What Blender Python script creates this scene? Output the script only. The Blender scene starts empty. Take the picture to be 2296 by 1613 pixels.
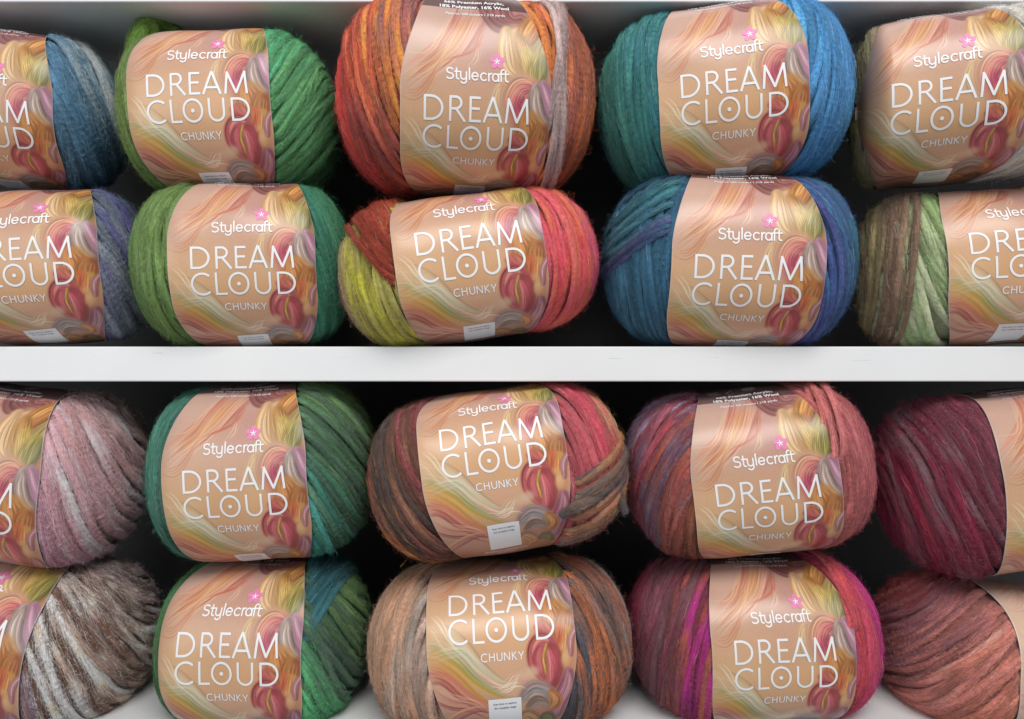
import bpy, math, random
import numpy as np

# ------------------------------------------------------------------ camera, world, lamps, exposure
scene = bpy.context.scene
COL = scene.collection
D = 0.47                      # camera to the front edge of the shelves, metres
K = 0.65 / 2296.0             # metres per photo unit in the plane of the shelf edge
CX, CY = 1148.0, 806.0
cam_data = bpy.data.cameras.new('camera')
cam = bpy.data.objects.new('camera', cam_data); COL.objects.link(cam)
cam.location = (0, -D, 0); cam.rotation_euler = (math.radians(90), 0, 0)
cam_data.sensor_width = 36; cam_data.lens = 36 * D / 0.65
cam_data.clip_start = 0.01; cam_data.clip_end = 50
scene.camera = cam

world = bpy.data.worlds.new('World'); scene.world = world; world.use_nodes = True
bg = world.node_tree.nodes['Background']
bg.inputs['Color'].default_value = (0.93, 0.96, 1.0, 1); bg.inputs['Strength'].default_value = 0.31

def area(name, loc, target, sx, sy, energy, color):
    l = bpy.data.lights.new(name, 'AREA'); l.shape = 'RECTANGLE'; l.size = sx; l.size_y = sy
    l.energy = energy; l.color = color
    o = bpy.data.objects.new(name, l); COL.objects.link(o); o.location = loc
    d = np.array(target) - np.array(loc)
    from mathutils import Vector
    o.rotation_euler = Vector(d).to_track_quat('-Z', 'Y').to_euler()
    return o
area('ceiling_lamp', (0.25, -1.15, 1.25), (0, 0.0, -0.05), 1.3, 0.7, 27.5, (1.0, 0.97, 0.93))
area('left_fill', (-1.1, -1.7, 0.45), (0, 0, 0), 1.2, 1.2, 11, (0.93, 0.97, 1.0))  # added fill light from front left, no real source there

vs = scene.view_settings
scene.display_settings.display_device = 'sRGB'
vs.view_transform = 'Standard'; vs.look = 'None'; vs.exposure = 0.0; vs.gamma = 1.0; vs.use_curve_mapping = False
try:
    scene.cycles_curves.shape = 'RIBBONS'; scene.cycles_curves.subdivisions = 2
    scene.cycles.max_bounces = 6; scene.cycles.diffuse_bounces = 4
except Exception:
    pass

rng = np.random.default_rng(11)

# ------------------------------------------------------------------ helpers
def lin(h):
    h = h.lstrip('#'); c = np.array([int(h[i:i+2], 16) for i in (0, 2, 4)]) / 255.0
    return np.where(c <= 0.04045, c / 12.92, ((c + 0.055) / 1.055) ** 2.4)
def srgb(h):
    h = h.lstrip('#'); return np.array([int(h[i:i+2], 16) for i in (0, 2, 4)]) / 255.0
def to_lin(c):
    return np.where(c <= 0.04045, c / 12.92, ((np.maximum(c, 0) + 0.055) / 1.055) ** 2.4)
def smooth(a, b, x):
    t = np.clip((x - a) / (b - a), 0, 1); return t * t * (3 - 2 * t)

def link(name, data, parent=None):
    o = bpy.data.objects.new(name, data); COL.objects.link(o)
    if parent is not None: o.parent = parent
    return o
def quad_mesh(name, V, F, mats, colors=None, mat_index=None, shade=True):
    me = bpy.data.meshes.new(name)
    V = np.asarray(V, np.float32)
    if isinstance(F, np.ndarray):
        n, k = F.shape
        me.vertices.add(len(V)); me.vertices.foreach_set('co', V.ravel())
        me.loops.add(n * k); me.loops.foreach_set('vertex_index', F.astype(np.int32).ravel())
        me.polygons.add(n); me.polygons.foreach_set('loop_start', np.arange(0, n * k, k, dtype=np.int32))
        me.update(calc_edges=True)
    else:
        me.from_pydata([tuple(v) for v in V], [], F); me.update()
    for m in mats: me.materials.append(m)
    if mat_index is not None: me.polygons.foreach_set('material_index', np.asarray(mat_index, np.int32))
    if shade: me.polygons.foreach_set('use_smooth', np.ones(len(me.polygons), bool))
    if colors is not None:
        at = me.color_attributes.new('dye', 'FLOAT_COLOR', 'POINT')
        c4 = np.ones((len(V), 4), np.float32); c4[:, :3] = colors
        at.data.foreach_set('color', c4.ravel())
    return me

# ------------------------------------------------------------------ materials
def new_mat(name):
    m = bpy.data.materials.new(name); m.use_nodes = True
    nt = m.node_tree; return m, nt, nt.nodes['Principled BSDF']
def N(nt, t, **kw):
    n = nt.nodes.new(t)
    for k, v in kw.items(): setattr(n, k, v)
    return n

def mat_shelf():
    m, nt, b = new_mat('white_melamine')
    tc = N(nt, 'ShaderNodeTexCoord')
    n1 = N(nt, 'ShaderNodeTexNoise'); n1.inputs['Scale'].default_value = 900; n1.inputs['Detail'].default_value = 3
    n2 = N(nt, 'ShaderNodeTexNoise'); n2.inputs['Scale'].default_value = 14; n2.inputs['Detail'].default_value = 4
    nt.links.new(tc.outputs['Object'], n1.inputs['Vector']); nt.links.new(tc.outputs['Object'], n2.inputs['Vector'])
    r = N(nt, 'ShaderNodeValToRGB'); r.color_ramp.elements[0].position = 0.3; r.color_ramp.elements[1].position = 0.75
    r.color_ramp.elements[0].color = (0.75, 0.76, 0.775, 1); r.color_ramp.elements[1].color = (0.79, 0.80, 0.81, 1)
    nt.links.new(n2.outputs['Fac'], r.inputs['Fac'])
    mp = N(nt, 'ShaderNodeMapping'); mp.inputs['Scale'].default_value = (25, 300, 420); nt.links.new(tc.outputs['Object'], mp.inputs['Vector'])
    n3 = N(nt, 'ShaderNodeTexNoise'); n3.inputs['Scale'].default_value = 1.0; n3.inputs['Detail'].default_value = 4; nt.links.new(mp.outputs['Vector'], n3.inputs['Vector'])
    sc_ = N(nt, 'ShaderNodeValToRGB'); sc_.color_ramp.elements[0].position = 0.69; sc_.color_ramp.elements[1].position = 0.76
    sc_.color_ramp.elements[0].color = (1, 1, 1, 1); sc_.color_ramp.elements[1].color = (0.78, 0.77, 0.75, 1); nt.links.new(n3.outputs['Fac'], sc_.inputs['Fac'])
    mu = N(nt, 'ShaderNodeMix', data_type='RGBA', blend_type='MULTIPLY'); mu.inputs['Factor'].default_value = 1.0
    nt.links.new(r.outputs['Color'], mu.inputs[6]); nt.links.new(sc_.outputs['Color'], mu.inputs[7]); nt.links.new(mu.outputs[2], b.inputs['Base Color'])
    bp = N(nt, 'ShaderNodeBump'); bp.inputs['Strength'].default_value = 0.25; bp.inputs['Distance'].default_value = 0.0004
    nt.links.new(n1.outputs['Fac'], bp.inputs['Height']); nt.links.new(bp.outputs['Normal'], b.inputs['Normal'])
    b.inputs['Roughness'].default_value = 0.42
    return m
def mat_back():
    m, nt, b = new_mat('shade_dark_back_board')  # near-black colour stands in for the shade behind the balls
    n2 = N(nt, 'ShaderNodeTexNoise'); n2.inputs['Scale'].default_value = 30
    r = N(nt, 'ShaderNodeValToRGB')
    r.color_ramp.elements[0].color = (0.035, 0.034, 0.034, 1); r.color_ramp.elements[1].color = (0.05, 0.049, 0.049, 1)
    nt.links.new(n2.outputs['Fac'], r.inputs['Fac']); nt.links.new(r.outputs['Color'], b.inputs['Base Color'])
    b.inputs['Roughness'].default_value = 0.7
    return m
def mat_wool():
    m, nt, b = new_mat('brushed_wool')
    at = N(nt, 'ShaderNodeAttribute'); at.attribute_name = 'dye'
    tc = N(nt, 'ShaderNodeTexCoord')
    n1 = N(nt, 'ShaderNodeTexNoise'); n1.inputs['Scale'].default_value = 420; n1.inputs['Detail'].default_value = 5; n1.inputs['Roughness'].default_value = 0.75
    nt.links.new(tc.outputs['Object'], n1.inputs['Vector'])
    hs = N(nt, 'ShaderNodeHueSaturation')
    mr = N(nt, 'ShaderNodeMapRange'); mr.inputs['From Min'].default_value = 0.3; mr.inputs['From Max'].default_value = 0.7
    mr.inputs['To Min'].default_value = 0.72; mr.inputs['To Max'].default_value = 1.25
    nt.links.new(n1.outputs['Fac'], mr.inputs['Value']); nt.links.new(mr.outputs['Result'], hs.inputs['Value'])
    nt.links.new(at.outputs['Color'], hs.inputs['Color']); nt.links.new(hs.outputs['Color'], b.inputs['Base Color'])
    bp = N(nt, 'ShaderNodeBump'); bp.inputs['Strength'].default_value = 0.8; bp.inputs['Distance'].default_value = 0.0012
    nt.links.new(n1.outputs['Fac'], bp.inputs['Height']); nt.links.new(bp.outputs['Normal'], b.inputs['Normal'])
    b.inputs['Roughness'].default_value = 0.95; b.inputs['Specular IOR Level'].default_value = 0.15
    b.inputs['Sheen Weight'].default_value = 0.15
    return m
def mat_fibre():
    m, nt, b = new_mat('loose_fibres')
    at = N(nt, 'ShaderNodeAttribute'); at.attribute_name = 'dye'
    nt.links.new(at.outputs['Color'], b.inputs['Base Color'])
    b.inputs['Roughness'].default_value = 0.65; b.inputs['Specular IOR Level'].default_value = 0.25
    return m
def mat_paper():
    m, nt, b = new_mat('printed_paper')
    at = N(nt, 'ShaderNodeAttribute'); at.attribute_name = 'dye'
    tc = N(nt, 'ShaderNodeTexCoord')
    n1 = N(nt, 'ShaderNodeTexNoise'); n1.inputs['Scale'].default_value = 1500; n1.inputs['Detail'].default_value = 2
    nt.links.new(tc.outputs['Object'], n1.inputs['Vector'])
    bp = N(nt, 'ShaderNodeBump'); bp.inputs['Strength'].default_value = 0.12; bp.inputs['Distance'].default_value = 0.0002
    nt.links.new(n1.outputs['Fac'], bp.inputs['Height']); nt.links.new(bp.outputs['Normal'], b.inputs['Normal'])
    nt.links.new(at.outputs['Color'], b.inputs['Base Color'])
    b.inputs['Roughness'].default_value = 0.32; b.inputs['Specular IOR Level'].default_value = 0.5
    return m
def mat_ink(name, c, rough=0.45):
    m, nt, b = new_mat(name)
    n1 = N(nt, 'ShaderNodeTexNoise'); n1.inputs['Scale'].default_value = 800
    mx = N(nt, 'ShaderNodeValToRGB')
    mx.color_ramp.elements[0].color = tuple(np.array(c) * 0.96) + (1,); mx.color_ramp.elements[1].color = tuple(c) + (1,)
    nt.links.new(n1.outputs['Fac'], mx.inputs['Fac']); nt.links.new(mx.outputs['Color'], b.inputs['Base Color'])
    b.inputs['Roughness'].default_value = rough
    return m
SHELF, BACK, WOOL, FIBRE, PAPER = mat_shelf(), mat_back(), mat_wool(), mat_fibre(), mat_paper()
WHITE = mat_ink('white_ink', (0.82, 0.82, 0.84)); PINK = mat_ink('pink_ink', tuple(lin('#e07fb0')))
PURPLE = mat_ink('dark_purple_ink', tuple(lin('#4a3355')))

# ------------------------------------------------------------------ the shelving unit
def board_mesh(name, x0, x1, y0, y1, z0, z1, mat, bev=0.0012):
    import bmesh
    bm = bmesh.new(); bmesh.ops.create_cube(bm, size=1)
    for v in bm.verts:
        v.co = ((x0 + x1) / 2 + v.co.x * (x1 - x0), (y0 + y1) / 2 + v.co.y * (y1 - y0), (z0 + z1) / 2 + v.co.z * (z1 - z0))
    bmesh.ops.bevel(bm, geom=list(bm.edges), offset=bev, segments=3, profile=0.6, affect='EDGES')
    me = bpy.data.meshes.new(name); bm.to_mesh(me); bm.free(); me.materials.append(mat)
    return me
Z_SHELF = (CY - 777) * K; Z_UNDER = (CY - 855.5) * K
GAP = (777 - 4) * K
unit = link('shelving_unit', None); unit.location = (0, 0.15, Z_UNDER - GAP - 0.022)
unit['label'] = 'white shelving unit whose boards hold all the balls of wool'; unit['category'] = 'shelves'
def board(name, *a):
    o = link(name, board_mesh(name, *a), unit); o.location = -unit.location; return o
board('shelf_board', -0.62, 0.62, 0.0, 0.17, Z_UNDER, Z_SHELF, SHELF)
board('shelf_board', -0.62, 0.62, 0.0, 0.17, Z_SHELF + GAP, Z_SHELF + GAP + 0.0223, SHELF)
board('shelf_board', -0.62, 0.62, 0.0, 0.17, Z_UNDER - GAP - 0.0223, Z_UNDER - GAP, SHELF)
board('back_panel', -0.62, 0.62, 0.172, 0.18, Z_UNDER - GAP - 0.02, Z_SHELF + GAP + 0.02, BACK)
for s in (-1, 1):
    board('side_panel', min(s * 0.622, s * 0.64), max(s * 0.622, s * 0.64), 0.0, 0.18, Z_UNDER - GAP - 0.0223, Z_SHELF + GAP + 0.0223, SHELF)

# ------------------------------------------------------------------ the printed picture on the paper bands
PW, V0, V1 = 360, -1.08, 1.18
PH = int((V1 - V0) * PW)
def paint_label():
    r = np.random.default_rng(5)
    U = (np.arange(PW) + 0.5) / PW - 0.5
    Vv = V0 + (np.arange(PH) + 0.5) / PW
    uu, vv = np.meshgrid(U, Vv)
    stops = [(-1.08, '#a87864'), (-0.82, '#b0806c'), (-0.7, '#c09078'), (-0.5, '#cfa086'), (-0.3, '#d3a88a'), (-0.12, '#d4a882'),
             (0.08, '#cfa484'), (0.3, '#c49e8a'), (0.5, '#be9688'), (0.78, '#c2a094'), (1.18, '#a88880')]
    img = np.stack([np.interp(vv, [s[0] for s in stops], [srgb(s[1])[k] for s in stops]) for k in range(3)], -1)
    def noise(sc, seed, oct=3):
        q = np.random.default_rng(seed); out = 0; amp = 1; tot = 0
        for o in range(oct):
            g = q.random((int(sc * 3) + 3, int(sc * 2) + 3)); a = (uu + 0.5) * sc; b = (vv - V0) * sc
            a = np.clip(a, 0, g.shape[1] - 1.01); b = np.clip(b, 0, g.shape[0] - 1.01)
            i, j = a.astype(int), b.astype(int); fa, fb = a - i, b - j
            fa = fa * fa * (3 - 2 * fa); fb = fb * fb * (3 - 2 * fb)
            out = out + amp * ((g[j, i] * (1 - fa) + g[j, i + 1] * fa) * (1 - fb) + (g[j + 1, i] * (1 - fa) + g[j + 1, i + 1] * fa) * fb)
            tot += amp; amp *= 0.5; sc *= 2
        return out / tot - 0.5
    n1, n2 = noise(3.0, 1), noise(2.2, 2)
    img += n1[..., None] * np.array([0.07, 0.065, 0.03]) + n2[..., None] * np.array([0.04, 0.0, -0.04])
    def blob(u, v, ru, rv, col, a, rot=0.0, hard=1.0):
        c, s = math.cos(rot), math.sin(rot); du, dv = uu - u, vv - v
        x = (du * c + dv * s) / ru; y = (-du * s + dv * c) / rv
        w = a * np.exp(-(x * x + y * y) ** hard)[..., None]
        img[:] = img * (1 - w) + srgb(col) * w
    def stroke(pts, col, w, a, taper=True):
        pts = np.asarray(pts, float); seg = np.linalg.norm(np.diff(pts, axis=0), axis=1); L = np.r_[0, np.cumsum(seg)]
        n = max(3, int(L[-1] * PW / max(0.8, w * PW * 0.6))); t = np.linspace(0, L[-1], n)
        xs = np.interp(t, L, pts[:, 0]); ys = np.interp(t, L, pts[:, 1]); c = srgb(col) if isinstance(col, str) else col
        R = int(w * PW * 1.6) + 2
        for q in range(n):
            px = (xs[q] + 0.5) * PW; py = (ys[q] - V0) * PW
            i0, i1 = max(0, int(px) - R), min(PW, int(px) + R + 1); j0, j1 = max(0, int(py) - R), min(PH, int(py) + R + 1)
            if i0 >= i1 or j0 >= j1: continue
            gx = np.arange(i0, i1) + 0.5 - px; gy = np.arange(j0, j1) + 0.5 - py
            tp = math.sin(math.pi * (q + 0.5) / n) ** 0.5 if taper else 1.0
            s2 = (w * PW * 0.55 * (0.5 + 0.5 * tp)) ** 2 + 0.15
            al = (a * tp * np.exp(-(gx[None, :] ** 2 + gy[:, None] ** 2) / (2 * s2)))[..., None]
            img[j0:j1, i0:i1] = img[j0:j1, i0:i1] * (1 - al) + c * al
    def bez(P, n=24):
        P = np.asarray(P, float)                       # Catmull-Rom through the points
        Q = np.vstack([2 * P[0] - P[1], P, 2 * P[-1] - P[-2]]); out = []
        for i in range(1, len(Q) - 2):
            t = np.linspace(0, 1, n, endpoint=False)[:, None]; a, b, c, d = Q[i-1], Q[i], Q[i+1], Q[i+2]
            out.append(0.5 * (2*b + (c-a)*t + (2*a-5*b+4*c-d)*t**2 + (3*b-a-3*c+d)*t**3))
        out.append(P[-1][None]); return np.vstack(out)
    def bundle(P, n, s0, s1, cols, w, a, wig=0.012):
        C = bez(P); T = np.gradient(C, axis=0); T /= np.linalg.norm(T, axis=1)[:, None] + 1e-9; Nn = np.stack([-T[:, 1], T[:, 0]], 1)
        tt = np.linspace(0, 1, len(C))
        for i in range(n):
            f = (i + r.random()) / n; o = (f - 0.5) * 2
            off = o * (s0 + (s1 - s0) * tt) + wig * np.sin(tt * r.uniform(3, 8) + r.uniform(0, 6)) * tt
            q = cols[min(len(cols) - 1, int(f * len(cols)))]; c = np.clip(srgb(q) + r.normal(0, 0.05), 0, 1)
            k0 = int(r.uniform(0, 0.2) * len(C)); k1 = int(r.uniform(0.75, 1) * len(C))
            stroke((C + Nn * off[:, None])[k0:k1:3], c, w * r.uniform(0.6, 1.3), a)
    def coil(u, v, ru, rv, rot, cols, n, bend, w=0.007, a=0.55, base=None):
        if base: blob(u, v, ru * 0.95, rv * 0.95, base, 0.9, rot, 2.2)
        c, s = math.cos(rot), math.sin(rot)
        for i in range(n):
            f = (i + 0.5) / n; y0 = (f * 2 - 1) * rv; half = ru * math.sqrt(max(0.02, 1 - (y0 / rv) ** 2))
            x = np.linspace(-half, half, 10); y = y0 + bend * ((x / ru) ** 2 - 0.4) + 0.25 * bend * x / ru
            q = srgb(cols[int(f * len(cols) * 0.999)]); q = np.clip(q + r.normal(0, 0.06) + (0.07 if i % 3 == 0 else -0.05 if i % 3 == 1 else 0), 0, 1)
            stroke(np.stack([u + x * c - y * s, v + x * s + y * c], 1), q, w, a)
    # warm glow and mauve clouds
    blob(-0.3, -0.05, 0.25, 0.2, '#dcb88c', 0.5); blob(0.0, -0.12, 0.3, 0.12, '#d4a274', 0.35); blob(0.1, 0.45, 0.16, 0.2, '#b98a86', 0.5)
    blob(-0.32, 0.5, 0.2, 0.25, '#d3b09a', 0.5); blob(0.0, -0.36, 0.2, 0.06, '#e0ac8c', 0.6)
    blob(-0.15, -0.78, 0.3, 0.1, '#a96c54', 0.5)
    # hair sweeping in from the top towards the lower left
    H = [(-0.02, 0.82), (-0.08, 0.66), (-0.16, 0.5), (-0.27, 0.39), (-0.38, 0.31), (-0.52, 0.2)]
    bundle([(p[0] + 0.04, p[1] + 0.02) for p in H], 26, 0.13, 0.03, ['#985450', '#b4645c', '#c47460', '#cc8468', '#b87464'], 0.007, 0.36)
    bundle(H, 24, 0.09, 0.09, ['#c87c60', '#cc9068', '#d8a868', '#d8b080', '#d4a48c'], 0.0065, 0.34)
    bundle([(-0.12, 0.72), (-0.2, 0.52), (-0.3, 0.37), (-0.5, 0.33)], 10, 0.05, 0.1, ['#dcbc9c', '#d4a48a', '#d8ac8c'], 0.006, 0.34)
    bundle([(0.08, 0.72), (0.03, 0.56), (-0.02, 0.46), (-0.14, 0.4), (-0.26, 0.37)], 5, 0.02, 0.012, ['#b4604e', '#c47a5c'], 0.005, 0.5)
    bundle([(-0.22, 0.4), (-0.31, 0.24), (-0.4, 0.15), (-0.52, 0.17)], 5, 0.02, 0.05, ['#c07a58', '#d0946c'], 0.005, 0.45)
    bundle([(0.02, 0.5), (0.0, 0.4), (-0.08, 0.33)], 3, 0.02, 0.01, ['#d8b89c'], 0.004, 0.4)
    # the braid of skeins down one side
    def lobe(P, wd, cols, n=26, a=0.5, w=0.0045, base=None, ends=(0.25, 0.25), sh=0.06):
        C = bez(P, 16); T = np.gradient(C, axis=0); T /= np.linalg.norm(T, axis=1)[:, None] + 1e-9; Nn = np.stack([-T[:, 1], T[:, 0]], 1)
        t = np.linspace(0, 1, len(C)); prof = wd * (np.sin(np.pi * t) ** 0.6 * (1 - np.interp(t, [0, 1], ends)) + np.interp(t, [0, 1], ends))
        cs = np.array([srgb(q) for q in cols]); g = np.linspace(0, 1, len(cs))
        for o in np.linspace(-0.92, 0.92, 9):
            c = np.array([np.interp((o + 1) / 2, g, cs[:, k]) for k in range(3)]) if base is None else srgb(base)
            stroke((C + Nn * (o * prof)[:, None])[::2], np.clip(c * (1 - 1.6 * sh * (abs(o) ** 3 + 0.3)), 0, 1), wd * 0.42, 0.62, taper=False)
        for i in range(n):
            o = (2 * (i + r.random()) / n - 1) * 1.06; c = np.array([np.interp((o + 1) / 2, g, cs[:, k]) for k in range(3)])
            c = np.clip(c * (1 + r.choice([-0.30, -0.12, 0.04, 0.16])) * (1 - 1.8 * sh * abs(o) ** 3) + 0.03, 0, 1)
            k0 = int(r.uniform(0, 0.3) * len(C)); k1 = int(r.uniform(0.6, 1) * len(C))
            stroke((C + Nn * ((o + 0.06 * np.sin(t * 5 + i)) * prof)[:, None])[k0:k1:2], c, w * r.uniform(0.6, 1.3), a)
    blob(0.2, 0.78, 0.2, 0.12, '#8a5c58', 0.75, 0, 1.5)
    for k in range(5):
        lobe([(0.04 + k * .05, 0.9), (0.07 + k * .045, 0.74 - 0.02 * (k % 2)), (0.15 + k * .04, 0.63 + .03 * k), (0.24 + k * .035, 0.7), (0.27 + k * .03, 0.85)], 0.035, ['#7c4a4c', '#a8706a', '#8c565a', '#b4847a'], 18, a=0.4)
    for u, v, q in [(0.27, 0.6, .07), (0.24, 0.48, .06), (0.23, 0.36, .05), (0.21, 0.27, .055), (0.17, 0.17, .05), (0.12, 0.12, .04), (0.2, 0.07, .06)]:
        blob(u, v, q, q, '#dfb98c', 0.7, 0, 1.5)
    blob(0.42, 0.3, 0.12, 0.34, '#a86c48', 0.75, 0, 1.6); blob(0.36, -0.2, 0.14, 0.24, '#b06a44', 0.7, 0, 1.6); blob(0.36, -0.6, 0.13, 0.16, '#a06858', 0.65, 0, 1.6)
    lobe([(0.20, 0.62), (0.19, 0.48), (0.21, 0.36), (0.28, 0.29)], 0.05, ['#cda074', '#dab890', '#d0a678'], 30)
    lobe([(0.42, 0.74), (0.36, 0.62), (0.30, 0.5)], 0.065, ['#b87c48', '#cf9658', '#c08450', '#a86c40'], 30)
    lobe([(0.28, 0.58), (0.31, 0.46), (0.365, 0.28)], 0.05, ['#cca068', '#c08c54', '#b08048'], 26)
    lobe([(0.47, 0.56), (0.44, 0.46), (0.39, 0.3)], 0.06, ['#a8985c', '#b49060', '#906c40'], 24)
    lobe([(0.32, 0.49), (0.345, 0.40), (0.385, 0.25)], 0.042, ['#ccac70', '#c8a862', '#b8a058'], 26, ends=(0.7, 0.15))
    lobe([(0.43, 0.45), (0.405, 0.36), (0.385, 0.235)], 0.062, ['#c4a460', '#b8a458', '#8c8444', '#a89c58', '#706a38'], 44, ends=(0.6, 0.1))
    lobe([(0.16, 0.24), (0.15, 0.15), (0.19, 0.06), (0.3, 0.02)], 0.05, ['#dcb890', '#e4c49a', '#d8a878'], 22, a=0.4)
    lobe([(0.38, 0.24), (0.29, 0.23), (0.245, 0.13), (0.30, 0.0)], 0.085, ['#d8ac8c', '#d89c80', '#cc7c74', '#b85464', '#c87470'], 50, ends=(0.15, 0.3))
    blob(0.27, 0.11, 0.035, 0.05, '#a83c62', 0.5); blob(0.29, 0.2, 0.05, 0.03, '#dca890', 0.4)
    lobe([(0.44, 0.27), (0.475, 0.16), (0.53, 0.02)], 0.045, ['#8c5c78', '#b48098', '#c498a8', '#a06c88'], 30)
    lobe([(0.395, 0.25), (0.395, 0.15), (0.425, 0.06), (0.49, 0.0)], 0.046, ['#98807a', '#b8a098', '#ccb8ac', '#b09890', '#947a78'], 40, w=0.005)
    lobe([(0.34, 0.06), (0.37, -0.04), (0.38, -0.18)], 0.085, ['#cc8858', '#d4985c', '#c07848', '#d09a5c'], 44, a=0.45, ends=(0.4, 0.9))
    lobe([(0.45, 0.0), (0.43, -0.08), (0.41, -0.2)], 0.06, ['#b4703c', '#b87c48', '#9c5c3c'], 30, a=0.4, ends=(0.5, 0.8))
    lobe([(0.42, -0.1), (0.40, -0.19), (0.36, -0.3)], 0.055, ['#d08440', '#cc6048', '#d08850', '#d8a860'], 34, ends=(0.8, 0.3))
    lobe([(0.26, -0.07), (0.30, -0.12), (0.345, -0.22)], 0.045, ['#b85050', '#c86a62', '#c47458'], 26, ends=(0.7, 0.2))
    lobe([(0.355, -0.24), (0.29, -0.165), (0.225, -0.2), (0.215, -0.3), (0.27, -0.4)], 0.042, ['#b04a52', '#cc6a66', '#da8c7c', '#b85460', '#c46c6c'], 44)
    lobe([(0.27, -0.2), (0.24, -0.28), (0.275, -0.38)], 0.035, ['#ac4852', '#c86a6c', '#b8565c'], 26)
    lobe([(0.31, -0.2), (0.335, -0.3), (0.325, -0.45)], 0.055, ['#bc4f58', '#d4847c', '#c4606a', '#ac4850', '#a04a4c'], 40)
    lobe([(0.30, -0.19), (0.275, -0.27), (0.285, -0.37)], 0.009, ['#c89048', '#d8b060', '#b88440'], 8)
    blob(0.425, -0.285, 0.035, 0.055, '#d8a478', 0.9, -0.2, 2.5); blob(0.42, -0.275, 0.02, 0.03, '#e4bc94', 0.5, 0, 1.5)
    blob(0.41, -0.215, 0.03, 0.025, '#dcae80', 0.6, 0, 1.5)
    lobe([(0.52, -0.1), (0.465, -0.17), (0.46, -0.27)], 0.02, ['#b07478', '#cc9c98', '#a86870'], 12)
    for u, v, q, c in [(0.14, -0.38, .055, '#dfbb9c'), (0.2, -0.35, .045, '#e2c2a4'), (0.1, -0.43, .05, '#d8ac90'), (0.17, -0.45, .06, '#c99090'),
                       (0.05, -0.47, .05, '#dcb090'), (0.25, -0.45, .04, '#b07078')]:
        blob(u, v, q, q * 0.8, c, 0.75, 0, 1.6)
    lobe([(0.44, -0.36), (0.42, -0.46), (0.36, -0.58), (0.34, -0.7)], 0.042, ['#94506c', '#b87c88', '#c49498', '#9c5870'], 34)
    lobe([(0.12, -0.53), (0.2, -0.47), (0.28, -0.5), (0.30, -0.58)], 0.05, ['#c0a08c', '#b09a92', '#989698', '#b49c98', '#a88c88'], 40)
    lobe([(0.15, -0.6), (0.22, -0.55), (0.29, -0.58)], 0.03, ['#9c8c88', '#ac9084', '#a08070'], 20)
    lobe([(0.31, -0.49), (0.345, -0.55), (0.32, -0.62)], 0.034, ['#c07c50', '#cc9460', '#b87048'], 18)
    for u, v, q, c in [(0.18, -0.66, .06, '#a8746c'), (0.16, -0.75, .07, '#b88660'), (0.3, -0.74, .06, '#a87c58'), (0.05, -0.8, .06, '#b07c60')]:
        blob(u, v, q, q, c, 0.7, 0, 1.6)
    lobe([(0.1, -0.7), (0.15, -0.66), (0.2, -0.72), (0.17, -0.8)], 0.04, ['#b48458', '#cca078', '#a87850'], 20, a=0.35)
    lobe([(0.25, -0.72), (0.29, -0.69), (0.32, -0.76)], 0.035, ['#78744c', '#94885c', '#645c3c'], 18)
    # the coloured wave across the lower left
    Wv = [(-0.54, -0.2), (-0.42, -0.21), (-0.3, -0.28), (-0.18, -0.4), (-0.04, -0.5), (0.12, -0.55)]
    sh = lambda P, du, dv: [(p[0] + du, p[1] + dv) for p in P]
    bundle(sh(Wv, 0.03, 0.1), 20, 0.09, 0.01, ['#dcbc98', '#ccc4a4', '#bcbca0', '#d8c8a8', '#ccb090'], 0.008, 0.3)
    bundle(sh(Wv, 0.0, 0.02), 22, 0.06, 0.012, ['#c89450', '#c0a050', '#a89850', '#a8a470', '#bcb894'], 0.008, 0.42)
    bundle(sh(Wv, -0.02, -0.08), 24, 0.07, 0.012, ['#b46054', '#c4705c', '#cc8450', '#d09450', '#ccA058'], 0.008, 0.42)
    bundle([(-0.54, -0.36), (-0.4, -0.36), (-0.26, -0.48), (-0.1, -0.58), (0.1, -0.6)], 16, 0.05, 0.03, ['#a85458', '#c06a60', '#d08c70', '#c87c64'], 0.007, 0.42)
    bundle([(-0.5, -0.42), (-0.36, -0.52), (-0.2, -0.56), (-0.05, -0.66)], 14, 0.07, 0.03, ['#a05054', '#cf8f78', '#b0605c', '#e0b090'], 0.006, 0.4)
    bundle([(-0.45, -0.75), (-0.3, -0.62), (-0.18, -0.58), (-0.05, -0.62)], 10, 0.04, 0.02, ['#94485a', '#b4685c', '#d4a080'], 0.006, 0.4)
    bundle([(-0.52, 0.02), (-0.44, -0.04), (-0.36, -0.16), (-0.22, -0.3)], 12, 0.06, 0.03, ['#e6cba4', '#dcb48c', '#ecdcc0'], 0.006, 0.3)
    bundle([(-0.5, -0.24), (-0.34, -0.2), (-0.22, -0.22), (-0.1, -0.4)], 8, 0.04, 0.02, ['#b0b4a0', '#d0ccb4'], 0.006, 0.26)
    # pale wisps
    bundle([(-0.12, -0.36), (0.0, -0.42), (0.06, -0.36), (0.14, -0.37)], 4, 0.02, 0.02, ['#f2dcc4', '#eac8a8'], 0.0045, 0.5)
    bundle([(-0.1, -0.44), (0.02, -0.46), (0.08, -0.4), (0.12, -0.36)], 3, 0.02, 0.01, ['#f4e2cc'], 0.0045, 0.5)
    bundle([(-0.06, -0.47), (0.06, -0.44), (0.16, -0.46)], 4, 0.02, 0.03, ['#eed4ba'], 0.0045, 0.45)
    # printed dark panel for the fibre contents
    dk = smooth(0.775, 0.785, vv)[..., None] * 0.62
    img[:] = img * (1 - dk) + srgb('#3c2a2c') * dk
    img += np.random.default_rng(3).normal(0, 0.008, img.shape[:2])[..., None]
    img *= 0.965; img[..., 2] *= 0.985; img[..., 1] *= 0.995
    bl = img.copy()
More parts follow.
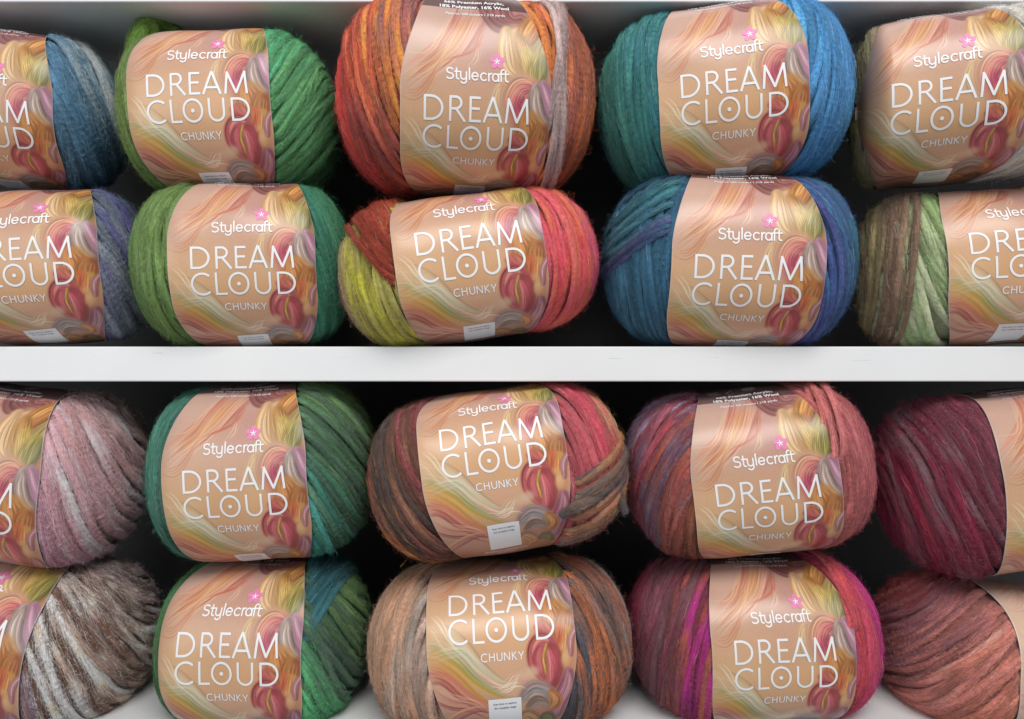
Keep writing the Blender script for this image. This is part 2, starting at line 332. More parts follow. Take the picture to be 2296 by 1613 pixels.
    for ax in (0, 1): bl = (np.roll(bl, 2, ax) + np.roll(bl, 1, ax) + bl + np.roll(bl, -1, ax) + np.roll(bl, -2, ax)) / 5
    img += 0.9 * (img - bl)
    return np.clip(img, 0, 1)
ART = paint_label()
def art_at(u, v):
    x = np.clip((u + 0.5) * PW - 0.5, 0, PW - 1.001); y = np.clip((v - V0) * PW - 0.5, 0, PH - 1.001)
    i, j = x.astype(int), y.astype(int); fx, fy = (x - i)[..., None], (y - j)[..., None]
    return (ART[j, i] * (1 - fx) + ART[j, i + 1] * fx) * (1 - fy) + (ART[j + 1, i] * (1 - fx) + ART[j + 1, i + 1] * fx) * fy

# ------------------------------------------------------------------ lettering drawn as flat strips in band coordinates (u, v)
class Ink:
    def __init__(self): self.V, self.F, self.O, self.M, self.k = [], [], [], [], 0
    def add(self, pts, faces, mat=0):
        b = len(self.V); self.V += [tuple(p) for p in pts]; self.F += [tuple(i + b for i in f) for f in faces]
        self.O += [self.k] * len(pts); self.M += [mat] * len(faces); self.k += 1
    def stroke(self, P, w, mat=0, cap=False, step=0.012, w1=None):
        P = np.asarray(P, float); P = P[np.r_[True, np.linalg.norm(np.diff(P, axis=0), axis=1) > 1e-6]]
        closed = np.allclose(P[0], P[-1]) and len(P) > 3
        keep = [P[0]]; 
        for a, b in zip(P[:-1], P[1:]):
            n = max(1, int(np.linalg.norm(b - a) / step + 0.5)); keep += [a + (b - a) * (i + 1) / n for i in range(n)]
        Q = np.array(keep); T = np.gradient(Q, axis=0)
        if closed: T[0] = T[-1] = Q[1] - Q[-2]
        T /= np.linalg.norm(T, axis=1)[:, None] + 1e-12; Nn = np.stack([-T[:, 1], T[:, 0]], 1)
        ww = np.linspace(w, w1 if w1 else w, len(Q))[:, None]
        A, B = Q + Nn * ww / 2, Q - Nn * ww / 2; n = len(Q)
        self.add(np.vstack([A, B]), [(i, n + i, n + i + 1, i + 1) for i in range(n - 1)], mat)
        if cap:
            for q in (Q[0], Q[-1]): self.disc(q, w / 2, w / 2, mat, 10)
    def disc(self, c, ru, rv, mat=0, n=20, rot=0.0):
        t = np.linspace(0, 2 * math.pi, n, endpoint=False); x, y = ru * np.cos(t), rv * np.sin(t)
        cs, sn = math.cos(rot), math.sin(rot)
        P = np.vstack([[c], np.stack([c[0] + x * cs - y * sn, c[1] + x * sn + y * cs], 1)])
        self.add(P, [(0, 1 + i, 1 + (i + 1) % n) for i in range(n)], mat)
    def mesh2d(self, co, faces, mat=0): self.add(co, faces, mat)
def arc(cx, cy, rx, ry, a0, a1, n=22):
    t = np.radians(np.linspace(a0, a1, n)); return [(cx + rx * math.cos(a), cy + ry * math.sin(a)) for a in t]
SW = 0.102
GL = {
 'D': (0.86, [[(.055, 0), (.055, 1)], [(.1, .952), (.28, .952)] + arc(.30, .5, .50, .452, 88, -88) + [(.28, .048), (.1, .048)]]),
 'R': (0.76, [[(.055, 0), (.055, 1)], [(.1, .952), (.26, .952)] + arc(.28, .725, .24, .227, 88, -88) + [(.26, .498), (.1, .498)], [(.30, .50), (.70, .0)]]),
 'E': (0.53, [[(.055, 0), (.055, 1)], [(.1, .952), (.49, .952)], [(.1, .53), (.46, .53)], [(.1, .048), (.52, .048)]]),
 'A': (0.84, [[(.035, 0), (.42, 1.02)], [(.42, 1.02), (.81, 0)], [(.16, .30), (.69, .30)]]),
 'M': (1.04, [[(.04, 0), (.13, 1.0)], [(.11, 1.0), (.53, .03)], [(.51, .03), (.93, 1.0)], [(.91, 1.0), (1.0, 0)]]),
 'C': (0.82, [arc(.52, .5, .465, .46, 48, 312, 34)]),
 'L': (0.52, [[(.055, 0), (.055, 1)], [(.1, .048), (.52, .048)]]),
 'O': (0.96, [arc(.48, .5, .43, .46, 0, 360, 48)]),
 'U': (0.76, [[(.055, 1), (.055, .36)] + arc(.38, .36, .325, .315, 180, 360) + [(.705, 1)]]),
 'H': (0.74, [[(.055, 0), (.055, 1)], [(.685, 0), (.685, 1)], [(.1, .53), (.64, .53)]]),
 'N': (0.80, [[(.055, 0), (.055, 1)], [(.06, .98), (.74, .02)], [(.745, 0), (.745, 1)]]),
 'K': (0.66, [[(.055, 0), (.055, 1)], [(.10, .5), (.58, 1)], [(.16, .56), (.63, 0)]]),
 'Y': (0.72, [[(.36, 0), (.36, .45)], [(.36, .44), (.03, 1)], [(.36, .44), (.69, 1)]]),
}
def word(ink, letters, xs, v, h, sw=SW, dot=False):
    for ch, x in zip(letters, xs):
        for s in GL[ch][1]:
            P = np.array(s) * h + np.array([x, v])
            ink.stroke(P, sw * h)
        if ch == 'O' and dot: ink.disc((x + 0.48 * h, v + 0.49 * h), 0.085 * h, 0.085 * h)
def px3(x): return (x - 672) / 1243.0
def small_text(body, u, v, width, bold=0.0, align='CENTER', shear=0.0):
    c = bpy.data.curves.new('tmp', 'FONT'); c.body = body; c.align_x = 'CENTER'; c.offset = bold; c.resolution_u = 2; c.shear = shear
    o = bpy.data.objects.new('tmp', c); COL.objects.link(o)
    dg = bpy.context.evaluated_depsgraph_get(); dg.update()
    me = bpy.data.meshes.new_from_object(o.evaluated_get(dg))
    co = np.array([v_.co[:2] for v_ in me.vertices]); fs = [tuple(p.vertices) for p in me.polygons]
    bpy.data.objects.remove(o); bpy.data.curves.remove(c); bpy.data.meshes.remove(me)
    s = width / (co[:, 0].max() - co[:, 0].min()); co[:, 0] -= (co[:, 0].max() + co[:, 0].min()) / 2
    return co * s + np.array([u, v]), fs
LET, LOGO, FINE, MAKER = Ink(), Ink(), Ink(), Ink()
word(LET, 'DREAM', [px3(x) for x in (240, 447, 612, 728, 914)], 0.014, 0.153)
word(LET, 'CLOUD', [px3(x) for x in (234, 435, 544, 767, 960)], -0.162, 0.151, dot=True)
word(LET, 'CHUNKY', [px3(x) for x in (495, 563, 626, 686, 752, 806)], -0.272, 0.050, sw=0.14)
h = 0.068; x0, y0 = px3(418), 0.267
def sc(P): return np.array(P) * h + np.array([x0, y0])
st = 0.0100
for P in [arc(.40, .745, .30, .235, 35, 265, 16) + arc(.38, .255, .33, .255, 85, -145, 18),
          [(1.02, .98), (1.02, .2)] + arc(1.2, .2, .18, .2, 180, 290, 8), [(.86, .68), (1.30, .68)],
          [(1.42, .68), (1.42, .3)] + arc(1.70, .3, .28, .3, 180, 360, 12) + [(1.98, .68)], [(1.98, .66), (1.98, -.1)] + arc(1.70, -.1, .28, .26, 0, -150, 12),
          [(2.27, 1.08), (2.27, .02)],
          [(2.56, .34), (3.12, .34)] + arc(2.82, .34, .30, .34, 0, 320, 24),
          arc(3.68, .34, .31, .34, 48, 312, 20),
          [(4.16, .68), (4.16, 0.0)], [(4.16, .3)] + arc(4.42, .38, .26, .30, 180, 80, 10),
          arc(4.82, .34, .29, .34, 0, 360, 28), [(5.12, .68), (5.12, 0.0)],
          [(5.36, 0), (5.36, .85)] + arc(5.58, .85, .22, .24, 180, 70, 10), [(5.24, .68), (5.62, .68)],
          [(5.80, .98), (5.80, .2)] + arc(5.98, .2, .18, .2, 180, 290, 8), [(5.66, .68), (6.08, .68)]]:
    LOGO.stroke(sc(P), st, cap=True)
for body, v, wd, bd in [('Approx 200 meters / 218 yards', 0.715, 0.40, 0.006), ('18% Polyester, 16% Wool', 0.782, 0.465, 0.03), ('66% Premium Acrylic,', 0.838, 0.405, 0.03),
                        ('6mm', 0.895, 0.045, 0.0), ('6mm', 0.905, 0.045, 0.0), ('14 sts', 0.905, 0.05, 0.0)]:
    uu0 = {('6mm', 0.895): -0.21, ('6mm', 0.905): -0.09, ('14 sts', 0.905): 0.05}.get((body, v), -0.005)
    FINE.mesh2d(*small_text(body, uu0, v, wd, bd))
for P in [[(-.25, .925), (-.17, 1.0)], [(-.17, .925), (-.25, 1.0)], [(-.12, .93), (-.06, 1.0)]]: FINE.stroke(P, 0.006, cap=True)
for i in range(5):
    FINE.stroke([(.015 + i * .018, .93), (.015 + i * .018, 1.01)], 0.004); FINE.stroke([(.005, .937 + i * .017), (.1, .937 + i * .017)], 0.004)
for body, v, wd, bd in [('Manufacturer: Stylecraft Yarns,', -0.805, 0.30, 0.02), ('Spa Mill, New Street, Slaithwaite,', -0.83, 0.32, 0.01), ('Huddersfield', -0.855, 0.12, 0.01)]:
    MAKER.mesh2d(*small_text(body, 0.0, v, wd, bd))
EMB = Ink(); fc = (0.134, 0.395)
for k in range(5):
    a = math.radians(90 + 72 * k)
    EMB.disc((fc[0] + 0.031 * math.cos(a), fc[1] + 0.031 * math.sin(a)), 0.0225, 0.0175, 0, 16, a)
for k in range(5):
    a = math.radians(90 + 72 * k + 4)
    EMB.stroke([fc, (fc[0] + 0.017 * math.cos(a), fc[1] + 0.017 * math.sin(a))], 0.0065, 1, True)
PAN = Ink(); g = 9
gu, gv = np.meshgrid(np.linspace(-0.108, 0.112, g), np.linspace(-0.765, -0.515, g))
PAN.add(np.stack([gu.ravel(), gv.ravel()], 1), [(j * g + i, j * g + i + 1, (j + 1) * g + i + 1, (j + 1) * g + i) for j in range(g - 1) for i in range(g - 1)], 0)
PAN.mesh2d(*small_text('Scan here to explore', 0.002, -0.555, 0.155, 0.008), mat=1)
PAN.mesh2d(*small_text('the complete range', 0.002, -0.583, 0.145, 0.008), mat=1)

# ------------------------------------------------------------------ a ball of wool
TOTAL = [0]
def half_width(v): return 0.5 - 0.2 * smooth(0.2, 1.1, np.abs(v))

class Ball:
    def __init__(s, spec):
        s.__dict__.update(spec)
        x0, y0, x1, y1 = s.box; s.yc = getattr(s, 'yc', 0.033); m = K * (D + s.yc) / D; s.cut = getattr(s, 'cut', '')
        s.A = (x1 - x0) / 2 * m * 0.96; s.C = (y1 - y0) / 2 * m * 0.95; s.B = getattr(s, 'depth', 0.056) - 0.0015
        if s.cut: s.A = getattr(s, 'half', 0.071)
        s.center = np.array([((x0 + x1) / 2 - CX) * m, s.yc, (CY - (y0 + y1) / 2) * m])
        if s.cut == 'L': s.center[0] = (x1 - CX) * m - s.A
        if s.cut == 'R': s.center[0] = (x0 - CX) * m + s.A
        s.th = math.radians(s.roll); s.e2 = 2.35; s.yaw = 0.0; s.ymax = getattr(s, 'ymax', 0.16); s.xl = getattr(s, 'slide', 0.0)
        s.W = s.lw * K * (D + s.yc - s.B) / D * 1.01
        sp = np.stack(np.meshgrid(np.linspace(-0.9995, 0.9995, 61), np.linspace(0, 2 * math.pi, 90, endpoint=False), indexing='ij'), -1).reshape(-1, 2)
        sp = np.stack([sp[:, 0], np.sqrt(1 - sp[:, 0] ** 2) * np.cos(sp[:, 1]), np.sqrt(1 - sp[:, 0] ** 2) * np.sin(sp[:, 1])], 1)
        def proj(q):
            w = q @ s.mat().T + s.center; return CX + w[..., 0] / K * D / (D + w[..., 1]), CY - w[..., 2] / K * D / (D + w[..., 1])
        t = np.linspace(0, 2 * math.pi, 1441); c, sn = np.cos(t), np.sin(t)     # t = 0 faces the front, +90 deg is the top
        for it in range(9):                              # outline and turn of the ball as measured in the photograph
            ux, uy = proj(s.body(sp, 0.0018)[0])
            if s.cut == 'L': s.center[0] += (x1 - ux.max()) * m
            elif s.cut == 'R': s.center[0] += (x0 - ux.min()) * m
            else:
                s.center[0] += ((x0 + x1) - (ux.max() + ux.min())) / 2 * m; s.A += ((x1 - x0) - (ux.max() - ux.min())) / 2 * m * 0.8
            s.center[2] -= ((y0 + y1) - (uy.max() + uy.min())) / 2 * m; s.C += ((y1 - y0) - (uy.max() - uy.min())) / 2 * m * 0.8
            q = (np.abs(c) ** s.e2 + np.abs(sn) ** s.e2) ** (-1 / s.e2); s.cy, s.cz = -s.B * c * q, s.C * sn * q
            ks = np.r_[0:300, 1141:1440]; fx, fy = proj(np.stack([np.full(len(ks), s.xl), s.cy[ks] * 1.05, s.cz[ks] * 1.05], 1))
            j = np.argmin(np.abs(fy - s.lc[1])); s.k0 = ks[j]
            s.yaw = float(np.clip(s.yaw + (s.lc[0] - fx[j]) * m / (s.B + 0.02) * 0.8, -s.ymax, s.ymax))
            w0, w1 = proj(np.array([[s.xl - s.W / 2, s.cy[s.k0], s.cz[s.k0]], [s.xl + s.W / 2, s.cy[s.k0], s.cz[s.k0]]]))[0]
            s.W *= 1 + 0.8 * (s.lw / (w1 - w0) - 1)
            if it > 4: s.xl += (s.lc[0] - proj(np.array([[s.xl, s.cy[s.k0], s.cz[s.k0]]]))[0][0]) * m * 0.9
        s.miss = s.xl
        s.arc = np.r_[0, np.cumsum(np.hypot(np.diff(s.cy), np.diff(s.cz)))]; s.per = s.arc[-1]
        s.s0 = s.arc[s.k0]
        s.seed = abs(hash((s.box[0], s.box[1]))) % 100000
        s.rng = np.random.default_rng(s.seed)
    def mat(s):                                           # turn about the upright axis, after the tilt of the printed words
        c, n = math.cos(s.th), math.sin(s.th); Rt = np.array([[c, 0, -n], [0, 1, 0], [n, 0, c]])
        c, n = math.cos(s.yaw), math.sin(s.yaw); return np.array([[c, -n, 0], [n, c, 0], [0, 0, 1]]) @ Rt
    def f(s, x):                                          # how far the body reaches at the place x along its axis
        d = x - s.xl; cap = np.maximum(np.where(d > 0, s.A - s.xl, s.A + s.xl), 0.3 * s.W); i = np.minimum(np.maximum(0.28 * s.W, (0.64 if s.cut == 'R' else 0.46) * cap), cap * 0.66)
        t = np.clip((np.abs(d) - i) / (cap - i), 0, 1); return (1 - t ** 2.4) ** 0.47
    def body(s, p, lift=0.0):                             # unit sphere -> surface of the body
        r = np.hypot(p[..., 1], p[..., 2]) + 1e-9; c, sn = -p[..., 1] / r, p[..., 2] / r
        q = (np.abs(c) ** s.e2 + np.abs(sn) ** s.e2) ** (-1 / s.e2)
        x = s.A * np.clip(p[..., 0], -1, 1); f = s.f(x)
        P = np.stack([x, -s.B * c * q * f, s.C * sn * q * f], -1)
        n = np.stack([P[..., 0] / s.A ** 2, P[..., 1] / s.B ** 2, P[..., 2] / s.C ** 2], -1)
        n /= np.linalg.norm(n, axis=-1)[..., None] + 1e-9
        return P + n * np.asarray(lift)[..., None], n
    def uv(s, P):                                         # point -> paper band coordinates
        a = np.arctan2(P[..., 2] / s.C, -P[..., 1] / s.B); tt = np.arctan2(s.cz / s.C, -s.cy / s.B); tt = np.unwrap(tt)
        L = np.interp(np.mod(a, 2 * math.pi), tt, s.arc); dv = np.mod(L - s.s0 + s.per / 2, s.per) - s.per / 2
        return (P[..., 0] - s.xl) / s.W, dv / s.W
    def under(s, P, m=0.0):                               # how deep inside the band's outline (in band widths)
        u, v = s.uv(P); return half_width(np.clip(v, -1.1, 1.1)) - np.abs(u) - m
    def band(s, u, v, off=0.0):                           # paper band coordinates -> point
        a = np.mod(s.s0 + v * s.W, s.per); y = np.interp(a, s.arc, s.cy); z = np.interp(a, s.arc, s.cz)
        a2 = np.mod(a + 0.001, s.per); a1 = np.mod(a - 0.001, s.per)
        ty = np.interp(a2, s.arc, s.cy) - np.interp(a1, s.arc, s.cy); tz = np.interp(a2, s.arc, s.cz) - np.interp(a1, s.arc, s.cz)
        L = np.hypot(ty, tz) + 1e-12; ny, nz = -tz / L, ty / L
        x = s.xl + u * s.W; f = 0.15 + 0.85 * s.f(np.clip(x, -s.A, s.A))
        rip = 0.0005 * np.sin(v * 9 + s.seed) * (2 * u) ** 2 + 0.0004 * np.sin(u * 11 + v * 5 + s.seed * 1.7)
        o = 0.0029 - 0.0005 * (2 * u) ** 2 + rip + off
        return np.stack([x, y * f + ny * o, z * f + nz * o], -1)

def value_noise(r, n, cells):
    g = r.random(cells + 2) - 0.5; x = np.linspace(0, cells, n); i = np.minimum(x.astype(int), cells); t = x - i; t = t * t * (3 - 2 * t)
    return g[i] * (1 - t) + g[np.minimum(i + 1, cells + 1)] * t

def family(b, side='R', a=(0, 0), c=(0.1, 0.98), g=None, lift=0.0, cols=('#888888',), z=(-9, 9), inner=0.36, thick=1.0, dens=1.0, back=1.2):
    """turns of wool wound side by side; returns a list of strands (points, outward, colours, radius)"""
    r = b.rng; sg = 1 if side == 'R' else -1; out = []
    n = max(2, int(abs(c[1] - c[0]) * b.A / 0.00245 * dens)); T = 110
    C = np.array([lin(h) for h in cols]); pos = np.linspace(0, 1, len(C))
    cool = (C[:, 0] < 0.8 * C[:, 1:].max(1))[:, None]; C = np.where(cool, C * 0.8 + 0.2 * (C @ np.array([0.3, 0.6, 0.1]))[:, None], C)
    ce = np.clip((0.40 * b.W + sg * b.xl) / b.A, 0.1, 0.9); full = c[0] <= 0 and c[1] >= 0.9
    if g is None: g = (-24, -24) if full else (0, 0)
    if full:
        am, gm = math.radians((a[0] + a[1]) / 2), math.radians((g[0] + g[1]) / 2)
        q0 = ce * math.cos(am) * math.cos(gm) - math.sqrt(1 - ce * ce) * math.hypot(math.sin(am) * math.cos(gm), math.sin(gm)) * 1.03 - 0.06
        n = max(10, int((math.acos(max(-0.99, q0)) - 0.08) * 0.5 * (b.A + b.B) / 0.0025 * dens))
    for i in range(n):
        fr = (i + 0.5 + r.uniform(-0.4, 0.4)) / n
        al = math.radians(a[0] + (a[1] - a[0]) * fr + r.normal(0, 3.6)); ga = math.radians(g[0] + (g[1] - g[0]) * fr + r.normal(0, 3.0))
        q0, q1 = c
        if full:                                          # from the edge of the paper band to the end of the ball
            q0 = ce * math.cos(al) * math.cos(ga) - math.sqrt(1 - ce * ce) * math.hypot(math.sin(al) * math.cos(ga), math.sin(ga)) * 1.03 - 0.06; q1 = 0.997
        cc = (math.cos(math.acos(max(-0.98, q0)) * (1 - fr) + math.acos(q1) * fr) if full else q0 + (q1 - q0) * fr) + 0.035 * value_noise(r, T, 5) + 0.014 * value_noise(r, T, 14)
        cc = np.clip(cc, -0.985, 0.996)
        nv = np.array([sg * math.cos(al) * math.cos(ga), -math.sin(ga), math.sin(al) * math.cos(ga)])
        e1 = np.array([0, 1, 0]) - nv[1] * nv; e1 /= np.linalg.norm(e1); e2 = np.cross(nv, e1)
        t = np.linspace(0, 2 * math.pi, T) + r.uniform(-0.02, 0.02)
        p = cc[:, None] * nv + np.sqrt(1 - cc ** 2)[:, None] * (np.cos(t)[:, None] * e1 + np.sin(t)[:, None] * e2)
        lf = lift + 0.0018 * (r.random() - 0.5) + 0.0010 * value_noise(r, T, 9)
        zz = p[:, 2]; lf = lf - 0.007 * (1 - np.minimum(smooth(z[0], z[0] + 0.16, zz) if z[0] > -2 else 1, 1 - smooth(z[1] - 0.16, z[1], zz) if z[1] < 2 else 1))
        if inner >= 0.40: lf = lf - 0.007 * (1 - smooth(inner * b.W, (inner + 0.07) * b.W, sg * (b.A * p[:, 0] - b.xl)))
        P, nn = b.body(p, lf)
        over = inner >= 0.40
        if not over:
            k = smooth(-0.08, 0.0, b.under(P)) if lift > 0 else smooth(-0.04, 0.025, b.under(P))
            P, nn = b.body(p, lf * (1 - k) - (0.0032 if lift > 0 else 0.0018) * k)
        lu, lv = b.uv(P); edge = inner if over else half_width(np.clip(lv, -1.1, 1.1)) - (0.06 if lift > 0 else 0.13)
        ok = (sg * lu > edge) & (P[:, 1] < back * b.B) & (P[:, 2] > z[0] * b.C) & (P[:, 2] < z[1] * b.C)
        w = fr + 0.12 * (r.random() - 0.5) + 0.26 * value_noise(r, T, 7) + 0.12 * value_noise(r, T, 20)
        col = np.stack([np.interp(w, pos, C[:, k]) for k in range(3)], -1)
        mean = C.mean(0); col = col * 0.92 + mean * 0.08
        col = col * (1 + r.uniform(-0.24, 0.20)) * (1 + 0.5 * value_noise(r, T, 12) + 0.3 * value_noise(r, T, 34))[:, None]
        rad = thick * 0.00185 * (1 + r.uniform(-0.25, 0.25) + 0.4 * value_noise(r, T, 16))
        idx = np.where(ok)[0]
        if len(idx) < 5: continue
        for run in np.split(idx, np.where(np.diff(idx) > 1)[0] + 1):
            if len(run) >= 5: out.append([P[run], nn[run], col[run], rad[run].copy(), over])
    return out

def free_strand(b, pts, col, rad, n=60):
    """a loose piece of wool through given photo points (px, py, depth Y)"""
    Pw = np.array([((px - CX) * K * (D + Y) / D, Y, (CY - py) * K * (D + Y) / D) for px, py, Y in pts]) - b.center
    Q = Pw @ b.mat()
    t = np.linspace(0, len(Q) - 1, n); k = np.arange(len(Q)); X = np.zeros((n, 3))
    E = np.vstack([2 * Q[0] - Q[1], Q, 2 * Q[-1] - Q[-2]])
    i = np.minimum(t.astype(int), len(Q) - 2); f = (t - i)[:, None]; p0, p1, p2, p3 = E[i], E[i+1], E[i+2], E[i+3]
    X = 0.5 * (2*p1 + (p2-p0)*f + (2*p0-5*p1+4*p2-p3)*f**2 + (3*p1-p0-3*p2+p3)*f**3)
    C = np.array([lin(h) for h in col]); w = np.linspace(0, 1, n); cc = np.stack([np.interp(w, np.linspace(0, 1, len(C)), C[:, q]) for q in range(3)], -1)
    nn = np.tile(np.array([0, -1.0, 0.2]), (n, 1)); nn /= np.linalg.norm(nn[0])
    R = np.interp(w, np.linspace(0, 1, len(rad)), rad) if hasattr(rad, '__len__') else np.full(n, rad)
    return [X, nn, cc * (1 + 0.3 * value_noise(b.rng, n, 9))[:, None], R * (1 + 0.3 * value_noise(b.rng, n, 10)), True]

SIDES = 7
def tubes(strands):
    V, F, Cc = [], [], []; base = 0; ang = np.linspace(0, 2 * math.pi, SIDES, endpoint=False)
    for P, nn, col, rad, over in strands:
        T = np.gradient(P, axis=0); T /= np.linalg.norm(T, axis=1)[:, None] + 1e-12
        sd = np.cross(T, nn); sd /= np.linalg.norm(sd, axis=1)[:, None] + 1e-12; up = np.cross(sd, T)
        R = rad.copy(); R[0] *= 0.4; R[-1] *= 0.4
        ring = P[:, None] + R[:, None, None] * (np.cos(ang)[None, :, None] * up[:, None] * 0.85 + np.sin(ang)[None, :, None] * sd[:, None] * 1.15)
        n = len(P); V.append(ring.reshape(-1, 3)); Cc.append(np.repeat(col, SIDES, 0))
        i, j = np.meshgrid(np.arange(n - 1), np.arange(SIDES), indexing='ij'); k = (j + 1) % SIDES
        F.append((base + np.stack([i * SIDES + j, i * SIDES + k, (i + 1) * SIDES + k, (i + 1) * SIDES + j], -1)).reshape(-1, 4)); base += n * SIDES
    return np.vstack(V), np.vstack(F), np.vstack(Cc)

def fibres(b, strands, count, stray, frizz, first_loose, long_l=(1.0, 4.5)):
    r = b.rng
    P = np.vstack([s[0] for s in strands]); NN = np.vstack([s[1] for s in strands]); CC = np.vstack([s[2] for s in strands]); RR = np.concatenate([s[3] for s in strands])
    TT = np.vstack([np.gradient(s[0], axis=0) for s in strands])
    ends = np.concatenate([np.full(len(s[0]), 0) for s in strands]); o = 0
    for s in strands: ends[o:o + len(s[0])] = o + len(s[0]) - 1; o += len(s[0])
    SD = np.cross(TT, NN); SD /= np.linalg.norm(SD, axis=1)[:, None] + 1e-12
    pts, cols, rads = [], [], []
    # fibres lying along the strand
    M = 5; n = count; i0 = r.integers(0, len(P), n); nl = 60 * (len(strands) - first_loose)
    if nl: i0[:nl * 8] = r.integers(len(P) - nl, len(P), nl * 8)
    L = r.uniform(*long_l, n)
    ph = r.uniform(-1.35, 1.35, n); s1 = r.normal(0, 0.0010, n); o1 = np.abs(r.normal(0, 0.0005, n)); s1[:nl * 8] *= 0.4; o1[:nl * 8] *= 0.5; o0 = r.uniform(0.9, 1.2, n)
    X = np.zeros((n, M, 3)); cv = r.normal(0, 0.0006, (n, 2))
    for k in range(M):
        f = k / (M - 1); pos = np.minimum(i0 + L * f, ends[i0]); i = np.minimum(pos.astype(int), ends[i0]); j = np.minimum(i + 1, ends[i0]); w = (pos - i)[:, None]
        c = P[i] * (1 - w) + P[j] * w; nn = NN[i] * (1 - w) + NN[j] * w; sd = SD[i] * (1 - w) + SD[j] * w; R = RR[i]
        bend = math.sin(f * math.pi)
        X[:, k] = c + nn * (R * 0.85 * o0 * np.cos(ph) + o1 * f ** 1.5 + cv[:, 0] * bend)[:, None] + sd * (R * 1.15 * o0 * np.sin(ph) + s1 * f + cv[:, 1] * bend)[:, None]
    c = CC[np.clip(i0 + (r.normal(0, 130, n) * (r.random(n) < 0.45)).astype(int), 0, len(CC) - 1)] * r.uniform(0.6, 1.5, n)[:, None]
    gl = r.random(n) < 0.008
    c[gl] = c[gl] * 0.5 + 0.38  # a few tinsel fibres paled, their glint put into the colour
    pts.append(X); cols.append(c); rads.append(np.where(gl, 0.00008, r.uniform(0.00004, 0.000085, n)))
    ia = i0
    # short frizz lying on the strands at all angles
    n = frizz; i0 = r.integers(0, len(P), n); tl = np.linalg.norm(TT[i0], axis=1)[:, None] + 1e-9; T1 = TT[i0] / tl
    a = r.normal(0, 0.8, n) + np.pi * r.integers(0, 2, n); d = T1 * np.cos(a)[:, None] + SD[i0] * np.sin(a)[:, None]; e = SD[i0] * np.cos(a)[:, None] - T1 * np.sin(a)[:, None]
    ph = r.uniform(-1.2, 1.2, n); root = P[i0] + NN[i0] * (RR[i0] * 0.88 * np.cos(ph))[:, None] + SD[i0] * (RR[i0] * 1.18 * np.sin(ph))[:, None]
    nrm = NN[i0] * np.cos(ph)[:, None] + SD[i0] * np.sin(ph)[:, None]
    Ls = r.uniform(0.0018, 0.0054, n); cu = r.normal(0, 0.8, n); hh = r.uniform(0.0, 0.0008, n)
    X = np.zeros((n, M, 3))
    for k in range(M):
        f = k / (M - 1); X[:, k] = root + d * (Ls * (f - 0.5))[:, None] + e * (cu * Ls * (f - 0.5) ** 2)[:, None] + nrm * (0.0001 + hh * math.sin(f * math.pi))[:, None]
    pts.append(X); cols.append(CC[np.clip(i0 + (r.normal(0, 130, n) * (r.random(n) < 0.4)).astype(int), 0, len(CC) - 1)] * r.uniform(0.6, 1.6, n)[:, None] + 0.01); rads.append(r.uniform(0.00003, 0.00006, n))
    ib = i0
    # stray halo hairs
    n = stray; i0 = r.integers(0, len(P), n); tl = np.linalg.norm(TT[i0], axis=1)[:, None] + 1e-9
    d = TT[i0] / tl * r.choice([-1, 1], n)[:, None] * r.uniform(0.2, 1.0, n)[:, None] + NN[i0] * r.uniform(0.15, 0.9, n)[:, None] + r.normal(0, 0.45, (n, 3))
    d /= np.linalg.norm(d, axis=1)[:, None]; Ls = r.gamma(2.2, 0.0010, n).clip(0.0006, 0.006); cu = r.normal(0, 0.7, (n, 3))
    X = np.zeros((n, M, 3))
    for k in range(M):
        f = k / (M - 1); X[:, k] = P[i0] + NN[i0] * (RR[i0] * 0.8)[:, None] + (d * f + cu * (f * (1 - f) * 1.7)) * Ls[:, None]
    pts.append(X); cols.append(CC[i0] * r.uniform(0.8, 1.5, n)[:, None]); rads.append(r.uniform(0.00002, 0.000036, n))
    X, c, rr = np.vstack(pts), np.vstack(cols), np.concatenate(rads)
    ov = np.concatenate([np.full(len(s[0]), s[4]) for s in strands]); ii = np.concatenate([ia, ib, i0])
    keep = ov[ii] | (b.under(X).max(1) < 0.004)
    return X[keep], c[keep], rr[keep]

def curves_object(name, X, cols, rads, parent):
    n, M, _ = X.shape
    hc = bpy.data.hair_curves.new(name); hc.add_curves([M] * n)
    hc.attributes['position'].data.foreach_set('vector', X.astype(np.float32).ravel())
    ra = hc.attributes.get('radius') or hc.attributes.new('radius', 'FLOAT', 'POINT')
    prof = np.array([0.8, 1, 1, 0.8, 0.25])
    ra.data.foreach_set('value', (rads[:, None] * prof[None]).astype(np.float32).ravel())
    at = hc.attributes.new('dye', 'FLOAT_COLOR', 'CURVE')
    c4 = np.ones((n, 4), np.float32); c4[:, :3] = np.clip(cols, 0, 0.9); at.data.foreach_set('color', c4.ravel())
    hc.materials.append(FIBRE)
    return link(name, hc, parent)

